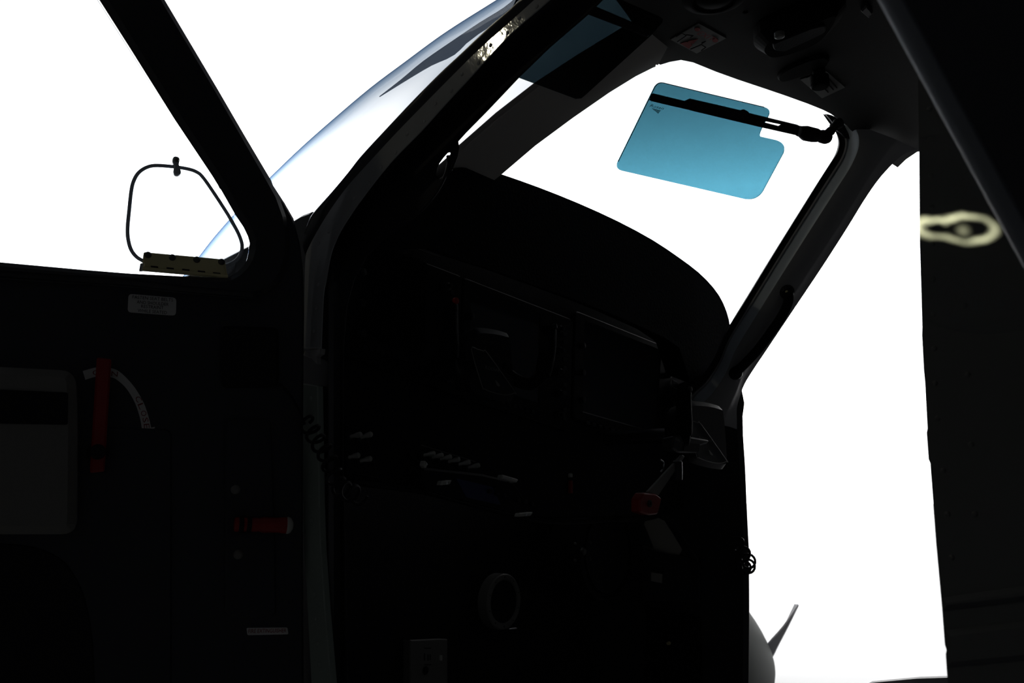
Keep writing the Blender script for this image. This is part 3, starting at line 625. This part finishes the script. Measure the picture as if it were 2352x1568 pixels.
# control yokes
def yoke(name_lab, ox, oy, sc, pl, gripside, clen):
    hub = [(0, 0), (14, -1), (28, 3), (37, 8), (98, 94), (98, 99), (88, 103), (72, 103), (50, 98), (30, 90), (24, 82)]
    T = lambda q: (ox + q[0] * sc, oy + q[1] * sc)
    y = thing('control_yoke', pl.hit(T((50, 50))), name_lab, 'yoke')
    body = [(10, -45), (35, -52), (85, -42), (96, -25), (104, 60), (104, 112), (86, 118), (40, 108), (12, 90), (-4, 10)]
    obj('hub', plate(pl, smp([T(q) for q in body], 3, True), thick=.06, inset=.012, edge=.012), 'black2', y, smooth=True)
    fp = obj('hub_plate', plate(pl, smp([T(q) for q in hub], 2, True), thick=.004, front=.003, edge=.001), 'key' if gripside < 0 else 'dgrey', y)
    obj('plate_rim', tube(MB(), [pl.shift(.0035).hit(T(q)) for q in smp(hub, 3, True)], .0009, 5, closed=True), 'grey', y)
    lettering('lettering', 'KODIAK', pl, T((28, 44)), T((62, 53)), 8 * sc, 'grey', y, .004)
    obj('emblem', plate(pl, [T(q) for q in ((51, 70), (54, 72), (62, 82), (60, 85), (55, 82))], thick=.001, front=.004), 'grey', y)
    obj('column', lathe(MB(), pl.hit(T((55, 30))) - pl.n * .03, -pl.n, [(.022, 0), (.020, .02), (.018, clen)], 16), 'steel', y, smooth=True)
    for sg in ((-1, 1) if gripside < 0 else (-1,)):
        c = pl.hit(T((50, 30))); d_ = RD
        pts = [c + d_ * sg * a + ZD * b + pl.n * n_ for a, b, n_ in ((.03, .0, -.01), (.07, -.02, -.01), (.115, -.03, 0), (.14, -.01, .015), (.15, .04, .02), (.152, .09, .02))]
        obj('horn', tube(MB(), [V(p) for p in smp(pts[:4], 4)], .013, 10), 'leather', y, smooth=True)
        g_ = obj('grip', tube(MB(), [V(p) for p in smp(pts[3:], 4)], [.016, .017, .018, .018, .0175, .018, .018, .019, .016], 12), 'leather', y, smooth=True)
        obj('button', lathe(MB(), pts[5] + pl.n * .015, pl.n, [(.006, 0), (.006, .006), (0, .0065)], 10), 'red' if sg == gripside else 'key', g_)
    return y
YL = Plane(A(0, -.13, 1.6), FD); YR = Plane(A(0, -.25, 1.6), FD)
yoke('left control yoke with outlined hub plate in front of the middle display', 1083, 803, 1.0, YL, -1, .14)
yoke('right control yoke with greyer hub plate beside the right doorway', 1577, 968, .92, YR, 1, .26)
yg = thing('switch_grip', YR.hit((1570, 1018)), 'grey box shaped grip with GA and VS lettering beside the right yoke plate', 'switch')
obj('body', plate(YR.shift(.012), rnd([(1548, 1001), (1562, 998), (1630, 1010), (1628, 1018), (1607, 1024), (1604, 1040), (1560, 1040), (1545, 1030)], 4), thick=.03, inset=.004, edge=.004), 'dgrey', yg)
obj('face', plate(YR.shift(.0125), rnd([(1572, 1016), (1606, 1020), (1603, 1038), (1568, 1036)], 3), thick=.002, front=.002), 'black2', yg)
lettering('lettering', 'GA', YR.shift(.014), (1551, 1010), (1561, 1015), 7, 'grey', yg)
lettering('lettering', 'VS', YR.shift(.014), (1546, 1034), (1555, 1038), 7, 'grey', yg)

# gust lock: bar with a red tag, hung on the right yoke
gk = thing('control_lock', YR.hit((1510, 1110)), 'metal control lock bar with a red block hanging from the right yoke', 'lock')
GP = YR.shift(.04)
m = MB(); slab(m, GP, rnd([(1568, 1044), (1574, 1048), (1514, 1136), (1488, 1130)], 2), thick=.006, edge=.001); obj('bar', m, 'grey', gk)
rb = obj('red_block', plate(GP.shift(.008), rnd([(1480, 1131), (1508, 1134), (1521, 1144), (1512, 1181), (1492, 1183), (1470, 1176), (1470, 1146)], 4), thick=.02, edge=.003), 'red', gk)
m = MB(); lathe(m, GP.shift(.009).hit((1491, 1156)), GP.n, [(.007, 0), (.007, .003), (.004, .003), (.004, 0)], 14); obj('eyelet', m, 'dgrey', rb)
obj('pin', lathe(MB(), GP.hit((1556, 1082)), ZD, [(.010, -.018), (.011, 0), (.011, .02), (.006, .024)], 14), 'dgrey', gk, smooth=True)
m = MB(); tube(m, [GP.hit(q) for q in smp([(1516, 1055), (1524, 1062), (1523, 1076), (1518, 1082)], 4)], .002, 6)
single('key_ring', m, 'steel', 'small metal hook glinting left of the control lock bar', 'ring', smooth=True)

# switch panels with pale toggles
TP = PN.shift(.006)
def toggles(par, pts, k=.018):
    for (x, y, dx, dy) in pts:
        a = TP.hit((x, y)); b = TP.hit((x + dx, y + dy)) + TP.n * .022; d = (b - a); ln = d.length; ax = d.normalized()
        base = obj('toggle', lathe(MB(), a, ax, [(.0035, 0), (.0036, ln * .4), (.0052, ln * .62), (.0055, ln * .9), (.003, ln)], 12), 'whitek', par, smooth=True)
        obj('nut', lathe(MB(), a - ax * .001, TP.n, [(.007, 0), (.007, .004), (.004, .005)], 6), 'key', base)
sp1 = thing('toggle_switch_bank', TP.hit((825, 1030)), 'small left switch panel with four pale toggle switches beside the door frame', 'switch panel')
obj('plate', plate(TP, rnd([(793, 976), (838, 988), (870, 1098), (795, 1082)], 3), thick=.004, edge=.001), 'bezel', sp1)
for a, b in (((793, 976), (838, 988)), ((795, 1082), (870, 1098)), ((838, 988), (870, 1098))):
    m = MB(); tube(m, [TP.shift(.001).hit(a), TP.shift(.001).hit(b)], .0008, 5); obj('edge_line', m, 'dgrey', sp1)
toggles(sp1, [(801, 1003, 12, -5), (825, 1005, 12, -8), (798, 1051, 10, -6), (824, 1059, 12, -6)])
sp2 = thing('toggle_switch_bank', TP.hit((1030, 1055)), 'long sloping switch panel with a row of six pale toggle switches', 'switch panel')
obj('plate', plate(TP, rnd([(925, 1012), (1090, 1058), (1112, 1090), (965, 1068), (945, 1050)], 3), thick=.004, edge=.001), 'bezel', sp2)
m = MB(); tube(m, [TP.shift(.002).hit(q) for q in ((968, 1022), (1092, 1060))], .001, 5); obj('edge_line', m, 'grey', sp2)
toggles(sp2, [(970, 1046, 12, -5), (989, 1051, 12, -6), (1008, 1055, 12, -6), (1026, 1061, 13, -7), (1050, 1067, 13, -6), (1072, 1074, 13, -6)])
cq = thing('control_quadrant', TP.hit((1100, 1130)), 'dark sloping control quadrant with pale lever tips under the row of six toggles', 'quadrant')
CQ = PN.shift(.065)
obj('housing', plate(CQ, [(968, 1072), (1110, 1088), (1180, 1105), (1230, 1180), (1205, 1192), (985, 1132)], thick=.049, inset=.01, edge=.005), 'bezel', cq)
obj('blue_panel', plate(CQ, rnd([(1046, 1098), (1130, 1118), (1150, 1160), (1070, 1142)], 4), thick=.002, front=.0015), mat('blue_paint', (.02, .03, .12), .5), cq)
m = MB(); tube(m, [CQ.shift(.001).hit(q) for q in ((985, 1130), (1060, 1152), (1150, 1174), (1205, 1188))], .001, 5); obj('edge_line', m, 'dgrey', cq)
for q, w_, h_, up in (((1026, 1108), 13, 5, -.1), ((1172, 1099), 20, 4, .35), ((1208, 1181), 17, 4.5, -.1), ((979, 1066), 5, 6, .9)):
    c = CQ.shift(.05).hit(q)
    lv_ = obj('lever', tube(MB(), [CQ.hit((q[0] - 4, q[1] + 6)), c], .003, 8), 'steel', cq, smooth=True)
    m = MB(); slab(m, CQ.shift(.05), rnd([(q[0] - w_, q[1] + h_ - up * w_ * .8), (q[0] - w_ + 3, q[1] - h_ - up * w_ * .8), (q[0] + w_, q[1] - h_ + up * w_ * .8), (q[0] + w_ - 4, q[1] + h_ + up * w_ * .8)], 3), thick=.012, edge=.002); obj('lever_tip', m, 'whitek', lv_)
for x in (1120, 1136, 1152, 1185, 1200, 1215): obj('knob', lathe(MB(), CQ.hit((x, 1128 + (x - 1120) * .3)), CQ.n, [(.005, 0), (.005, .01), (0, .011)], 10), 'key', cq, smooth=True)
jk = thing('knob_cluster', TP.hit((1308, 1095)), 'tiny red and white knob on the lower panel edge left of the control lock', 'knob')
obj('stem', lathe(MB(), TP.hit((1310, 1104)), ZD, [(.006, -.03), (.006, .0), (.004, .002)], 10), 'red', jk)
obj('tip', lathe(MB(), TP.hit((1310, 1092)), ZD, [(.006, -.004), (.006, .004), (.003, .006)], 10), 'whitek', jk)

# large round dark drum under the panel and items in the footwell
FWL = Plane(A(0, .36, 1.6), FD)
DRP = Plane(A(0, .235, 1.6), FD)
dr = thing('dark_drum', DRP.shift(.1).hit((1340, 1270)), 'large dark round drum with four bolts low under the panel', 'drum')
obj('rim', lathe(MB(), DRP.hit((1325, 1265)), DRP.n, [(.132, 0), (.132, .10), (.122, .105), (.118, .09), (.110, .09), (.108, .103), (.08, .106), (0, .108)], 48), 'black2', dr, smooth=True)
for q in ((1321, 1249), (1355, 1246), (1321, 1287), (1355, 1284)):
    m = MB(); dome(m, DRP.shift(.106).hit(q), DRP.n, .0045, .004); obj('bolt', m, 'screw', dr, smooth=True)
m = MB(); lathe(m, DRP.shift(.106).hit((1338, 1266)), DRP.n, [(.011, 0), (.010, .006), (.006, .008), (0, .008)], 16); obj('hub_nut', m, 'screw', dr)
av = thing('round_vent', FWL.hit((1157, 1380)), 'grey round flange ring with screws around a dark opening low in the footwell', 'vent')
VPn = FWL.shift(.03); c = VPn.hit((1157, 1381)); q_ = px(VPn, (1157, 1381)) * 1.22
obj('flange', lathe(MB(), c, VPn.n, [(51 * q_, -.03), (51 * q_, 0), (49 * q_, .003), (41 * q_, .003), (38 * q_, -.002), (37 * q_, -.028)], 40), 'grey', av, smooth=True)
obj('dark_bore', lathe(MB(), c, VPn.n, [(38.5 * q_, -.028), (38.5 * q_, .0005), (0, .0006)], 40), 'black', av)
for i in range(10):
    a = i * 2 * PI / 10 + .3; m = MB(); dome(m, c + VPn.u * math.cos(a) * 45 * q_ + VPn.v * math.sin(a) * 45 * q_ + VPn.n * .003, VPn.n, .0028, .002); obj('screw', m, 'screw', av, smooth=True)
m = MB(); tube(m, [VPn.shift(.01).hit((1168, 1445)), VPn.shift(.012).hit((1186, 1443.5))], .003, 8)  # rod added where only a glint shows
single('glint_pin', m, 'steel', 'small metal pin added for a glint just under the round flange ring', 'pin', smooth=True)
vb = thing('valve_box', FWL.hit((988, 1520)), 'pale grey box with small printed lines and a round hole at the bottom edge', 'box')
BP = FWL.shift(.0)
obj('cover', plate(BP, rnd([(943, 1469), (1010, 1466), (1029, 1467), (1030, 1800), (942, 1800)], 2), thick=.05, inset=.01, edge=.003), 'grey', vb)
obj('hole', lathe(MB(), BP.hit((977, 1539)), BP.n, [(8.5 * px(BP, (977, 1539)) * 1.1, -.001), (8.5 * px(BP, (977, 1539)) * 1.1, .001), (0, .0012)], 18), 'black', vb)
for (a, b) in (((975, 1488), (990, 1488)), ((975, 1500), (975, 1516)), ((983, 1502), (983, 1517)), ((988, 1502), (988, 1515)), ((975, 1526), (990, 1526))):
    m = MB(); tube(m, [BP.shift(.001).hit(a), BP.shift(.001).hit(b)], .0012, 5); obj('printed_line', m, 'ink', vb)
obj('side_latch', plate(BP, [(1008, 1504), (1014, 1504), (1014, 1516), (1008, 1516)], thick=.004, front=.003), 'whitek', vb)
for q, lb in (((1083, 1359), 'tiny upper screw on the dark firewall left of the round flange'), ((1083, 1494), 'tiny lower screw on the dark firewall left of the round flange'), ((1455, 1452), 'tiny brass screw left of the circuit breaker panel')):
    m = MB(); dome(m, (FWL.shift(-.06) if q[0] < 1400 else RS.shift(.002)).hit(q), FWL.n, .005, .003); single('screw', m, 'screw', lb, 'screw', 'wall screws in the footwell', smooth=True)

# right side wall: pouch with papers, circuit breakers, cords
R1 = RS.shift(.004)
dp = thing('map_pouch', R1.hit((1535, 1260)), 'dark map pouch with a rigid rim on the right side wall', 'pouch')
obj('pouch_body', plate(R1.shift(.05), [(1472, 1258), (1560, 1275), (1606, 1292), (1606, 1385), (1475, 1380)], thick=.005, edge=.002), 'dgrey', dp)
obj('rim_wire', tube(MB(), [R1.shift(.06).hit(q) for q in smp([(1500, 1182), (1530, 1191), (1550, 1208), (1568, 1232), (1583, 1256), (1592, 1270), (1602, 1288), (1570, 1280), (1520, 1268), (1475, 1256)], 4)], .0026, 8), 'dgrey', dp, smooth=True)
obj('clip_tab', plate(R1.shift(.062), smp([(1566, 1262), (1585, 1254), (1605, 1258), (1590, 1266), (1570, 1266)], 3, True), thick=.006, edge=.001), 'dgrey', dp)
pap = single('paper_sheet', plate(R1.shift(.03), [(1484, 1186), (1505, 1186), (1525, 1196), (1542, 1222), (1566, 1262), (1558, 1276), (1478, 1262), (1472, 1232)], thick=.004), 'paper', 'pale folded paper sheet sticking out of the dark map pouch', 'paper')
pap2 = single('paper_sheet', plate(R1.shift(.041), [(1462, 1210), (1478, 1204), (1486, 1222), (1500, 1258), (1470, 1250)], thick=.003), 'clear', 'darker grey torn sheet in the map pouch left of the pale paper', 'paper')
tk = thing('card_holder', R1.hit((1508, 1315)), 'small pale card in a dark holder on the front of the map pouch', 'card')
obj('holder', plate(R1.shift(.056), [(1487, 1296), (1521, 1302), (1522, 1318), (1496, 1314), (1490, 1304)], thick=.005, edge=.001), 'key', tk)
obj('card', plate(R1.shift(.054), [(1495, 1314), (1521, 1317), (1520, 1339), (1495, 1334)], thick=.003, edge=.0006), 'paper', tk)
cb = thing('circuit_breaker_panel', R1.hit((1545, 1480)), 'black circuit breaker panel with four rows of round breakers low on the right side wall', 'circuit breakers')
CB = [(1484, 1392), (1606, 1418), (1606, 1590), (1482, 1560)]
obj('plate', plate(R1.shift(.014), rnd(CB, 3), thick=.014, edge=.002), 'bezel', cb)
for r_ in range(4):
    a, b = bil(CB, .03, .06 + r_ * .27), bil(CB, .97, .06 + r_ * .27)
    m = MB(); tube(m, [R1.shift(.0145).hit(a), R1.shift(.0145).hit(b)], .0008, 5); obj('row_line', m, 'dgrey', cb)
    if r_ < 4:
        for j in range(8):
            q = bil(CB, .09 + j * .117, .16 + r_ * .27)
            if q[1] < 1600: obj('breaker', lathe(MB(), R1.shift(.014).hit(q), R1.n, [(.0055, 0), (.0055, .003), (.0042, .004), (.0042, .010), (0, .0105)], 10), 'key' if (r_, j) != (1, 3) else 'olive', cb, smooth=True)

def coil(path, rc, turns, rad, pl=None):
    P = [V(p) for p in smp(path, 8)]; L_ = [0]
    for a, b in zip(P, P[1:]): L_.append(L_[-1] + (b - a).length)
    out_ = []; n = turns * 16
    for i in range(n + 1):
        d = L_[-1] * i / n; j = max(x for x in range(len(L_)) if L_[x] <= d + 1e-9); j = min(j, len(P) - 2)
        t = (d - L_[j]) / max(1e-9, L_[j + 1] - L_[j]); c = P[j].lerp(P[j + 1], t); tg = (P[j + 1] - P[j]).normalized()
        e = (FW - tg * FW.dot(tg)).normalized(); g = tg.cross(e); a = 2 * PI * turns * i / n
        out_.append(c + (e * math.cos(a) + g * math.sin(a)) * rc)
    return tube(MB(), out_, rad, 7)
R0 = lambda q, w: RS.shift(w).hit(q)
single('coiled_cord', coil([R0((1690, 1240), .15), R0((1703, 1262), .13), R0((1713, 1277), .11), R0((1720, 1288), .09), R0((1721, 1298), .07), R0((1716, 1303), .05), R0((1706, 1304), .03), R0((1694, 1300), .015), R0((1680, 1296), .004)], .0165, 6, .0034), 'black2', 'black coiled headset cord bulging past the edge of the right doorway', 'cord', 'coiled headset cords', smooth=True)
L0 = LS.shift(.035)
single('coiled_cord', coil([L0.hit(q) for q in ((700, 965), (715, 985), (728, 1010), (745, 1035), (760, 1070), (772, 1105), (790, 1125), (830, 1140))], .013, 9, .0028), 'black2', 'black coiled headset cord hanging across the riveted left door frame', 'cord', 'coiled headset cords', smooth=True)

# added spot lamp, patterned beam standing in for sunlight bounced onto the fuselage skin
cq_ = LS.hit((2200, 525)); pos = cq_ + LS.n * 1.6 + FD * .9 + ZD * .9
ld = bpy.data.lights.new('ring_pattern_spot', 'SPOT'); ld.energy = 2000; ld.color = (1, .97, .58); ld.spot_size = math.radians(5.5); ld.spot_blend = .0; ld.shadow_soft_size = .004
lo_ = bpy.data.objects.new('ring_pattern_spot', ld); COL.objects.link(lo_); lo_.location = pos
lo_.rotation_euler = (cq_ - pos).to_track_quat('-Z', 'Y').to_euler()
ld.use_nodes = True; nt = ld.node_tree; N = nt.nodes.new; L = nt.links.new
def mth(op, a, b=None, c=None, clamp=False):
    n = N('ShaderNodeMath'); n.operation = op; n.use_clamp = clamp
    for i, x in enumerate((a, b, c)):
        if x is None: continue
        if isinstance(x, (int, float)): n.inputs[i].default_value = x
        else: L(x, n.inputs[i])
    return n.outputs[0]
tcn = N('ShaderNodeTexCoord'); sp = N('ShaderNodeSeparateXYZ'); L(tcn.outputs['Normal'], sp.inputs[0])
HALF = .034 / (cq_ - pos).length               # half width of the patch, as a slope
gx = mth('DIVIDE', mth('DIVIDE', sp.outputs[0], sp.outputs[2]), HALF); gy = mth('DIVIDE', mth('DIVIDE', sp.outputs[1], sp.outputs[2]), HALF)
cmb = N('ShaderNodeCombineXYZ'); L(gx, cmb.inputs[0]); L(gy, cmb.inputs[1])
nz = N('ShaderNodeTexNoise'); nz.inputs['Scale'].default_value = 2.2; nz.inputs['Detail'].default_value = 3; L(cmb.outputs[0], nz.inputs['Vector'])
wob = mth('MULTIPLY', mth('SUBTRACT', nz.outputs['Fac'], .5), .26)
def ell(cx, cy, rx, ry):
    ex = mth('DIVIDE', mth('SUBTRACT', gx, cx), rx); ey = mth('DIVIDE', mth('SUBTRACT', gy, cy), ry)
    return mth('MULTIPLY', mth('SUBTRACT', mth('SQRT', mth('ADD', mth('MULTIPLY', ex, ex), mth('MULTIPLY', ey, ey))), 1), min(rx, ry))
dd = mth('ADD', mth('SMOOTH_MIN', ell(-.2, 0, .62, .36), ell(.55, .0, .42, .25), .10), wob)
ring = mth('POWER', mth('SUBTRACT', 1, mth('DIVIDE', mth('ABSOLUTE', dd), .085), clamp=True), 1.3)
nz2 = N('ShaderNodeTexNoise'); nz2.inputs['Scale'].default_value = 1.3; L(cmb.outputs[0], nz2.inputs['Vector'])
ring = mth('MULTIPLY', ring, mth('MULTIPLY', mth('SUBTRACT', nz2.outputs['Fac'], .22, clamp=True), 2.2))
blob = mth('MULTIPLY', mth('SUBTRACT', 1, mth('DIVIDE', mth('ADD', ell(-.12, .05, .18, .2), .2), .2), clamp=True), .25)
L(mth('ADD', ring, blob), nt.nodes['Emission'].inputs['Strength'])
